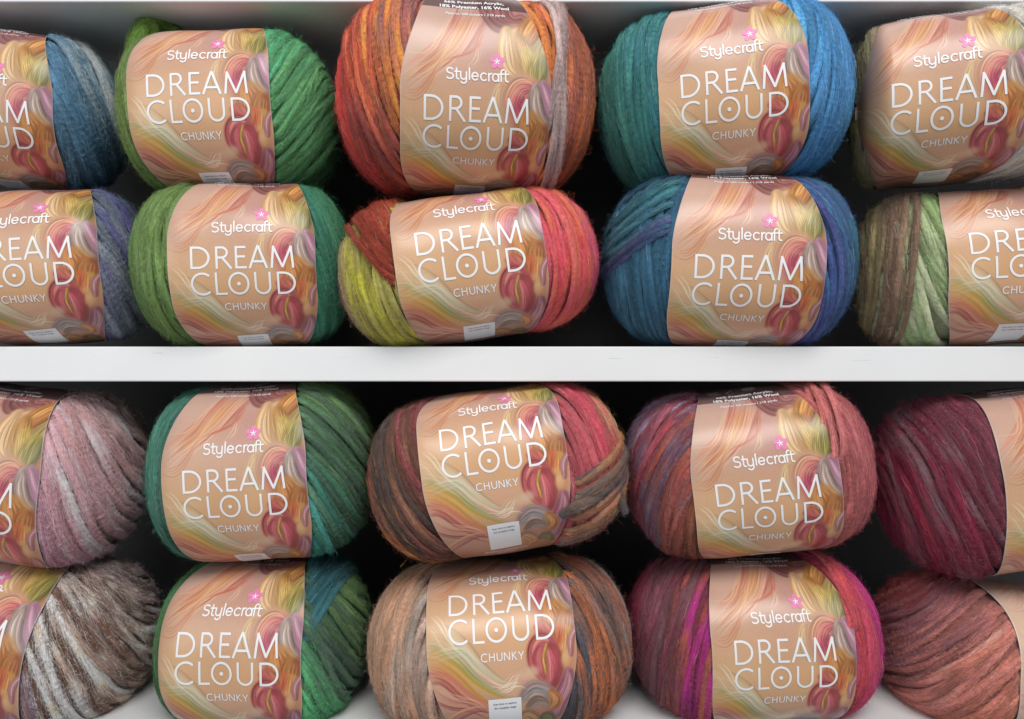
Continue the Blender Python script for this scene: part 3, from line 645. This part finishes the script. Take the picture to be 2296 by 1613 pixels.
WOOLGAIN = 1.75
FIB, STRAY, FRIZZ = 40000, 22000, 66000
def build(spec):
    b = Ball(spec); up = np.array([0, 0, b.C])
    root = link('yarn_ball', None); root['label'] = b.label; root['category'] = 'ball of yarn'; root['group'] = 'balls of wool stacked on the shelves'
    root.rotation_euler = (0, -b.th, b.yaw)
    R = b.mat()
    root.location = b.center - R @ up
    strands = []
    for kw in b.wind: strands += family(b, **kw)
    nwind = len(strands)
    for fs in getattr(b, 'loose', []): strands.append(free_strand(b, *fs))
    for s in strands: s[2] = np.clip((s[2] * 0.92 + 0.08 * (s[2] @ np.array([0.25, 0.65, 0.1]))[:, None]) * WOOLGAIN, 0, 0.8)
    V, F, Cc = tubes(strands)
    # the wound body underneath
    nt_, nx = 64, 34; t = np.linspace(0, 2 * math.pi, nt_, endpoint=False); px = np.sin(np.linspace(-math.pi / 2, math.pi / 2, nx)) * 0.99999
    pp = np.stack([np.repeat(px, nt_), np.tile(np.cos(t), nx) * np.sqrt(1 - np.repeat(px, nt_) ** 2), np.tile(np.sin(t), nx) * np.sqrt(1 - np.repeat(px, nt_) ** 2)], -1)
    Pb, _ = b.body(pp, -0.0014 * np.ones(len(pp)))
    i, j = np.meshgrid(np.arange(nx - 1), np.arange(nt_), indexing='ij'); k = (j + 1) % nt_
    Fb = np.stack([i * nt_ + j, i * nt_ + k, (i + 1) * nt_ + k, (i + 1) * nt_ + j], -1).reshape(-1, 4)
    mL = [s[2].mean(0) for s in strands if s[0][:, 0].mean() < b.xl] or [s[2].mean(0) for s in strands]
    mR = [s[2].mean(0) for s in strands if s[0][:, 0].mean() > b.xl] or [s[2].mean(0) for s in strands]
    side = (Pb[:, 0] > b.xl)[:, None]
    Cb = np.where(side, np.mean(mR, 0), np.mean(mL, 0)) * 0.6  # core colour darkened: painted shade for the crevices between strands
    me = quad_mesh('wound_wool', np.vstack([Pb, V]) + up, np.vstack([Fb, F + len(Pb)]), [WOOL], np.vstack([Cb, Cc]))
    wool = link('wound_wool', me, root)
    X, fcol, frad = fibres(b, strands, FIB, STRAY, FRIZZ, nwind)
    fz = curves_object('fuzz', X + up, fcol, frad, wool); fz['kind'] = 'stuff'
    # the paper band
    nu = 200; us = np.linspace(-1, 1, nu)
    vfine = np.linspace(-1.0, 1.1, 430); rest = b.per / b.W - 2.1; vs_ = np.r_[vfine, 1.1 + np.linspace(0, rest, 40)[1:]]
    vw = np.where(vs_ > 1.1, 1.1, vs_); vw2 = np.where(vs_ > 1.1 + rest - 0.1, 1.0, np.abs(vw))
    gv, gu = np.meshgrid(vs_, us, indexing='ij'); hw = half_width(np.where(gv > 1.1, 1.1, gv)); uu = gu * hw
    P = b.band(uu, gv); col = to_lin(art_at(uu, np.where(gv > 1.1, 1.15, gv)))
    pale = getattr(b, 'pale', 0)
    col = col * (1 - pale) + np.array([0.78, 0.72, 0.68]) * pale
    # cut edge of the paper, folded down a third of a millimetre
    edL, edR = b.band(uu[:, :1], gv[:, :1], -0.0005), b.band(uu[:, -1:], gv[:, -1:], -0.0005)
    P = np.concatenate([edL, P, edR], 1); wh = np.full((len(vs_), 1, 3), 0.62)
    col[:, 0] = col[:, 0] * 0.4 + 0.62 * 0.6; col[:, -1] = col[:, -1] * 0.4 + 0.62 * 0.6
    col = np.concatenate([wh, col, wh], 1); nr, nc = P.shape[:2]
    i, j = np.meshgrid(np.arange(nr - 1), np.arange(nc - 1), indexing='ij')
    Fq = np.stack([i * nc + j, i * nc + j + 1, (i + 1) * nc + j + 1, (i + 1) * nc + j], -1).reshape(-1, 4)
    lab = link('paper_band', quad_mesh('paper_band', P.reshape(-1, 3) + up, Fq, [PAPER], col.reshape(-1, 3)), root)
    for name, ink, mats, off in (('title_lettering', LET, [WHITE], 0.00022), ('logo_lettering', LOGO, [WHITE], 0.00022), ('fibre_lettering', FINE, [WHITE], 0.00022), ('maker_lettering', MAKER, [WHITE], 0.00022), ('blossom_emblem', EMB, [PINK, WHITE], 0.00018), ('printed_panel', PAN, [WHITE, PURPLE], 0.00018)):
        uv = np.array(ink.V); o = off + np.array(ink.O) * (0.000004 if name != 'printed_panel' else 0.00012)
        Q = b.band(uv[:, 0], uv[:, 1], o) + up
        link(name, quad_mesh(name, Q, ink.F, mats, None, ink.M), lab)
    return root

def w(side, a, c, cols, **kw):
    d = dict(side=side, a=a if isinstance(a, tuple) else (a, a), c=c, cols=cols.split()); d.update(kw); return d

BALLS = [
 # ---- upper shelf, upper layer
 dict(label='blue and pale grey ball of wool with charcoal patch, cut off by the frame', cut='L', box=(-210, 56, 290, 432), lc=(-45, 275), lw=335, roll=-2, yc=0.036,
      wind=[w('R', (24, 34), (-0.45, 0.97), '#2c2e34 #34383f #4a7896 #3f7291 #2f6788 #54829a #b4bec0 #8fa0a6 #2f6280 #2c566c #24485a')]),
 dict(label='emerald green ball of wool with olive end and a loose olive tuft on top', box=(262, 66, 764, 452), lc=(445, 218), lw=322, roll=2.5, yc=0.036,
      wind=[w('L', 0, (0.0, 0.98), '#5c7426 #587026 #4a6824 #3c5a22'),
            w('R', (-36, -48), (-0.55, 0.97), '#35a070 #2f9a66 #3d8a50 #4a9050 #3a7c46 #3f8a4c #2f6f40 #35603c #2c4c34')],
      loose=[([(296, 130, .02), (304, 78, .022), (326, 47, .024), (352, 52, .026), (348, 80, .024), (330, 120, .02)], ['#5c7426', '#6f8a34', '#4c6a28'], 0.0035),
             ([(312, 140, .014), (314, 92, .016), (330, 58, .018), (344, 80, .02), (334, 120, .02)], ['#4c6a28', '#67822f'], 0.004),
             ([(322, 84, .024), (345, 62, .026), (375, 66, .03), (402, 84, .036)], ['#5c7426', '#4a6824'], 0.0045)]),
 dict(label='plump red and orange ball of wool with a grey strand bulging over its band', box=(757, -16, 1330, 444), lc=(1066, 280), lw=333, roll=0, yc=0.028, depth=0.062,
      wind=[w('L', (-10, -20), (0.0, 0.98), '#7a4844 #6e4c50 #e0862c #74423e #b84e2c #6e383a #a83a2c #cc343a #a83c30 #7c2428 #5e2830'),
            w('R', (-4, 6), (0.0, 0.98), '#d8803c #cc7038 #8a4c40 #7c4a44 #b0602f #7c4a40 #6a3a38 #5c3034 #4c2a2c'),
            w('R', (-5, -1), (0.50, 0.66), '#a87460 #a48e8c #94807e #ac9a98 #8c7674', lift=0.003, inner=0.45)]),
 dict(label='teal ball of wool turning bright cerulean on one side of its band', box=(1345, -6, 1912, 440), lc=(1643, 213), lw=337, roll=3.5, yc=0.03, depth=0.06,
      wind=[w('L', (2, -6), (0.0, 0.98), '#1a6c78 #186870 #1a7068 #1b6a66 #2a7460 #256c62 #185c66 #20305c'),
            w('R', (-14, 4), (0.0, 0.98), '#2690c4 #2484ba #2a78aa #2870a4 #3080ac #2a6496 #285288 #34407e')]),
 dict(label='taupe and olive ball of wool beside the teal one, its far side pale grey', cut='R', box=(1902, -4, 2440, 424), lc=(2122, 232), lw=366, roll=2, ymax=0.3, yc=0.012, depth=0.058,
      wind=[w('L', (6, 2), (0.0, 0.98), '#7a6c5a #857662 #75704c #6c6a48 #5c5440 #463c34'),
            w('R', 0, (0.0, 0.98), '#a8a096 #c8c0b4 #8a8074 #b4aaa0')]),
 # ---- upper shelf, lower layer
 dict(label='slate grey and violet ball of wool, cut off by the frame beneath the blue one', cut='L', box=(-160, 428, 352, 776), lc=(44, 588), lw=346, roll=4, yc=0.033,
      wind=[w('R', (26, 36), (-0.5, 0.97), '#54407e #5c4c8c #6c7480 #8a9098 #6a7884 #5c6c7e #54508c #5a5690 #5f7080 #50687e #3c5668 #30485a')]),
 dict(label='olive ball of wool with emerald and teal end, standing on the middle board', box=(294, 414, 786, 777), lc=(546, 607), lw=329, roll=2, yc=0.033,
      wind=[w('L', (4, -4), (0.0, 0.98), '#62802e #5c7a2e #567430 #4a6a2c #547030 #3c5a28'),
            w('R', (18, 30), (-0.4, 0.97), '#1a7070 #1a6c64 #20805c #1f6c58 #34885c #2a7850 #3a9062 #2a7450 #235c40')]),
 dict(label='coral and pink ball of wool with a chartreuse and rust end', box=(760, 422, 1338, 779), lc=(1053, 563), lw=336, roll=8, yc=0.03,
      wind=[w('L', (4, -2), (0.0, 0.98), '#7c7040 #8c8448 #8a8440 #8f8844 #b4b018 #a8a428 #8a8444 #8c7858 #80665c #7c6050 #7c6450 #8a7038 #705a34'),
            w('L', (-26, -22), (-0.25, 0.56), '#8f3a22 #86341f #7a2f20', lift=0.0031, dens=2.4),
            w('R', (2, 8), (0.0, 0.98), '#d2483a #dc5840 #e04c5c #d84858 #d8583c #e0684a #c03c6c #9c3c74 #a04a58 #c46a38 #8a4630')],
      loose=[([(868, 628, .0), (882, 645, -.015), (900, 665, -.02), (918, 690, -.02)], ['#c84a34', '#a83a28'], 0.0018)]),
 dict(label='deep blue ball of wool with teal and purple strands across its top', box=(1356, 393, 1920, 778), lc=(1673, 632), lw=344, roll=-2, yc=0.032, depth=0.06,
      wind=[w('L', (0, -4), (0.0, 0.98), '#1a4c6c #1c5674 #1a526a #225e78 #1a4c66 #1c5470 #184058'),
            w('L', (52, 44), (0.46, 0.92), '#22526c #3e3a6a #453e70 #1f6672 #237078 #1d6470 #1c4a5c', lift=0.002),
            w('R', (20, 30), (-0.4, 0.97), '#2f4484 #2d4f8c #443c80 #2a5a84 #2a5a84 #1e7080 #3c4480 #1f7a8c #1c6c80 #1c6474')]),
 dict(label='brown ball of wool with pale green fan beside its band, cut off by the frame', cut='R', box=(1914, 414, 2450, 779), lc=(2292, 566), lw=346, roll=3, yc=0.034,
      wind=[w('L', (-28, -12), (0, 0.98), '#647a44 #75904e #6a8648 #8a9a68 #b4b89a #7c8e58 #6f8a4a #c0c0aa #98a07c #6c7c48', inner=0.3),
            w('L', (12, 6), (0.60, 0.985), '#6a5444 #78604e #6c5444 #60493c #75604c #8c7c58 #847450 #6a5844 #4c3c32', lift=0.0022, inner=0.3, g=(-18, -18), dens=1.6),
            w('R', 0, (0.0, 0.98), '#7c8e58 #6a5444')]),
 # ---- lower shelf, upper layer
 dict(label='dusty pink ball of wool, cut off by the frame below the middle board', cut='L', box=(-230, 858, 342, 1272), lc=(-92, 1130), lw=345, roll=-7, yc=0.036,
      wind=[w('R', (14, 52), (-0.5, 0.97), '#885e70 #b08290 #cca0ac #b88c96 #a0767c #d4acb2 #bc9298 #94706e #d0acb0 #b8949a #86685f #c0a2a4 #907a74 #6a5850')]),
 dict(label='dark green ball of wool with teal strand round its edge, upper of its stack', box=(332, 858, 846, 1256), lc=(528, 1106), lw=325, roll=3, yc=0.036,
      wind=[w('L', (6, -2), (0.0, 0.98), '#44604c #3a6450 #2c6a58 #1f7a6a #1c8474 #187068'),
            w('R', (38, 52), (-0.62, 0.97), '#17807a #188474 #2c6c4c #3c5a48 #34503c #3f6a40 #404c44 #4a7038 #5c7c34 #4f6c30 #3c5030')]),
 dict(label='rust and wine ball of wool with a frayed loose end sticking out', box=(828, 857, 1398, 1257), lc=(1103, 1001), lw=326, roll=8, yc=0.03, depth=0.06,
      wind=[w('L', (-22, -34), (-0.55, 0.97), '#5c3a30 #6c2c34 #74323a #5c3a34 #6c4a34 #34302f #3a3436 #a46a2a #9c6028 #6c3034 #7c5c4e #8a6a56 #6c5444 #503c34'),
            w('R', (4, 8), (0.0, 0.98), '#8a3844 #9c4650 #8c3c46 #ac3c50 #a04a50 #a08c5a #a4745c #a07a68 #80584c'),
            w('R', (-62, -56), (0.36, 0.9), '#4a464c #a86e3c #5c5048 #3c3e48 #8e6048 #9a6a40 #504c50 #70584a', lift=0.0024)],
      loose=[([(1256, 1156, -.026), (1285, 1140, -.031), (1320, 1122, -.027), (1352, 1108, -.018), (1378, 1097, -.008), (1390, 1112, -.006), (1404, 1152, -.006)], ['#3c3a40', '#6a5648', '#4c484a', '#5c524c', '#444044'], [0.0024, 0.0026, 0.0024, 0.0012]),
             ([(1330, 1132, -.022), (1356, 1118, -.015), (1380, 1096, -.008), (1392, 1074, -.002)], ['#4c4648', '#5a5050'], [0.0022, 0.0012])]),
 dict(label='brick and mauve ball of wool under the middle board, fanning strands on one side', box=(1402, 858, 1960, 1252), lc=(1721, 1131), lw=331, roll=7, yc=0.033,
      wind=[w('L', (24, 44), (-0.6, 0.97), '#7a4a34 #86442f #6a4848 #7c3a30 #8a4838 #5f5468 #7a3640 #86343c #6a3a48 #7c7490 #6c6484 #80303f #6a2838'),
            w('R', (-4, 8), (0.0, 0.98), '#a0584c #96504c #a05a5c #884650 #8a4048 #7c3848 #6a2c40'),
            w('R', (-10, -4), (0.48, 0.62), '#a85c50 #a4605c #9c5a5c', lift=0.003, inner=0.40, z=(0.05, 9))]),
 dict(label='dark burgundy ball of wool with grey streaks, cut off by the frame', cut='R', half=0.076, box=(1956, 860, 2560, 1295), lc=(2428, 1120), lw=345, roll=6, yc=0.034,
      wind=[w('L', (-34, -16), (-0.7, 0.97), '#9c505c #7a3c48 #54303a #6a2a3c #70303c #685058 #7c2038 #661f34 #7a646a #8a2038 #7c1c34 #64484e #8a1f3e #761c3c #541c34')]),
 # ---- lower shelf, lower layer
 dict(label='chocolate brown ball of wool with creamy white streaks, cut off by the frame', cut='L', half=0.078, box=(-190, 1212, 362, 1645), lc=(-118, 1440), lw=345, roll=-7, yc=0.04,
      wind=[w('R', (8, 58), (-0.5, 0.97), '#7a6474 #8c7480 #6a5450 #543c34 #4c362e #5e4032 #e6d6cc #e0d0c4 #b89c8c #6c4a3a #5a3c2e #e4d4c8 #b8a49c #644e46 #5a463e #cabcb8 #857274 #584848')]),
 dict(label='forest green ball of wool with dark teal lump, lowest of the green stack', box=(348, 1244, 832, 1632), lc=(511, 1479), lw=324, roll=1, yc=0.038,
      wind=[w('L', (4, 0), (0.0, 0.98), '#3c5c2a #34602e #2c5c34 #264c2e'),
            w('R', (32, 48), (-0.72, 0.97), '#34b468 #30a05c #2f8a50 #445c4c #3a5444 #4c7038 #56783c #3c5240 #34463a'),
            w('R', (-34, -28), (-0.2, 0.40), '#165058 #185a62 #134850 #1a6068', lift=0.0022, z=(-0.25, 9), dens=2.1)]),
 dict(label='tan and rust ball of wool with slate strands, beneath the one with a loose end', box=(829, 1244, 1414, 1648), lc=(1121, 1381), lw=328, roll=3, yc=0.033, depth=0.06,
      wind=[w('L', (6, 0), (0.0, 0.98), '#a07e66 #94786a #8a8078 #9c7458 #a8846c #907260 #96786a #80644e #64503e'),
            w('R', (4, 16), (0.0, 0.98), '#3c4654 #343c48 #4c4a50 #a85e34 #b0683c #5c4c48 #3c3c44 #a0562e #868488 #9a7058 #8a8c94 #9a7c68 #705a4c')]),
 dict(label='crimson and magenta ball of wool resting on the lowest board', box=(1410, 1234, 1976, 1620), lc=(1757, 1490), lw=322, roll=2, yc=0.04,
      wind=[w('L', (10, 18), (-0.15, 0.98), '#8a3a3c #8c2070 #94206c #904830 #6a3c3c #5c4044 #6c3040 #70484c #5f2a38 #741f38 #64202f #4c1a2a'),
            w('R', (-4, 6), (0.0, 0.98), '#9c3a40 #ac4048 #a03c54 #94286c #8c2468 #8a2468 #742050'),
            w('R', (-8, 2), (0.48, 0.66), '#a83c44 #b44a50 #a04048', lift=0.0028, inner=0.42, z=(0.2, 9))]),
 dict(label='rosy brown ball of wool with slanting strands, resting on the lowest board', cut='R', half=0.080, box=(1952, 1284, 2540, 1668), lc=(2450, 1440), lw=345, roll=-9, yc=0.04, pale=0.25,
      wind=[w('L', (44, 32), (0, 0.98), '#70483a #84503e #7c4a3c #a0604e #b47060 #8a5448 #c07c70 #a86860 #7c5058 #80545c #7a3c3c #7a2c34 #7a4430 #702434')]),
]
for spec in BALLS: build(spec)
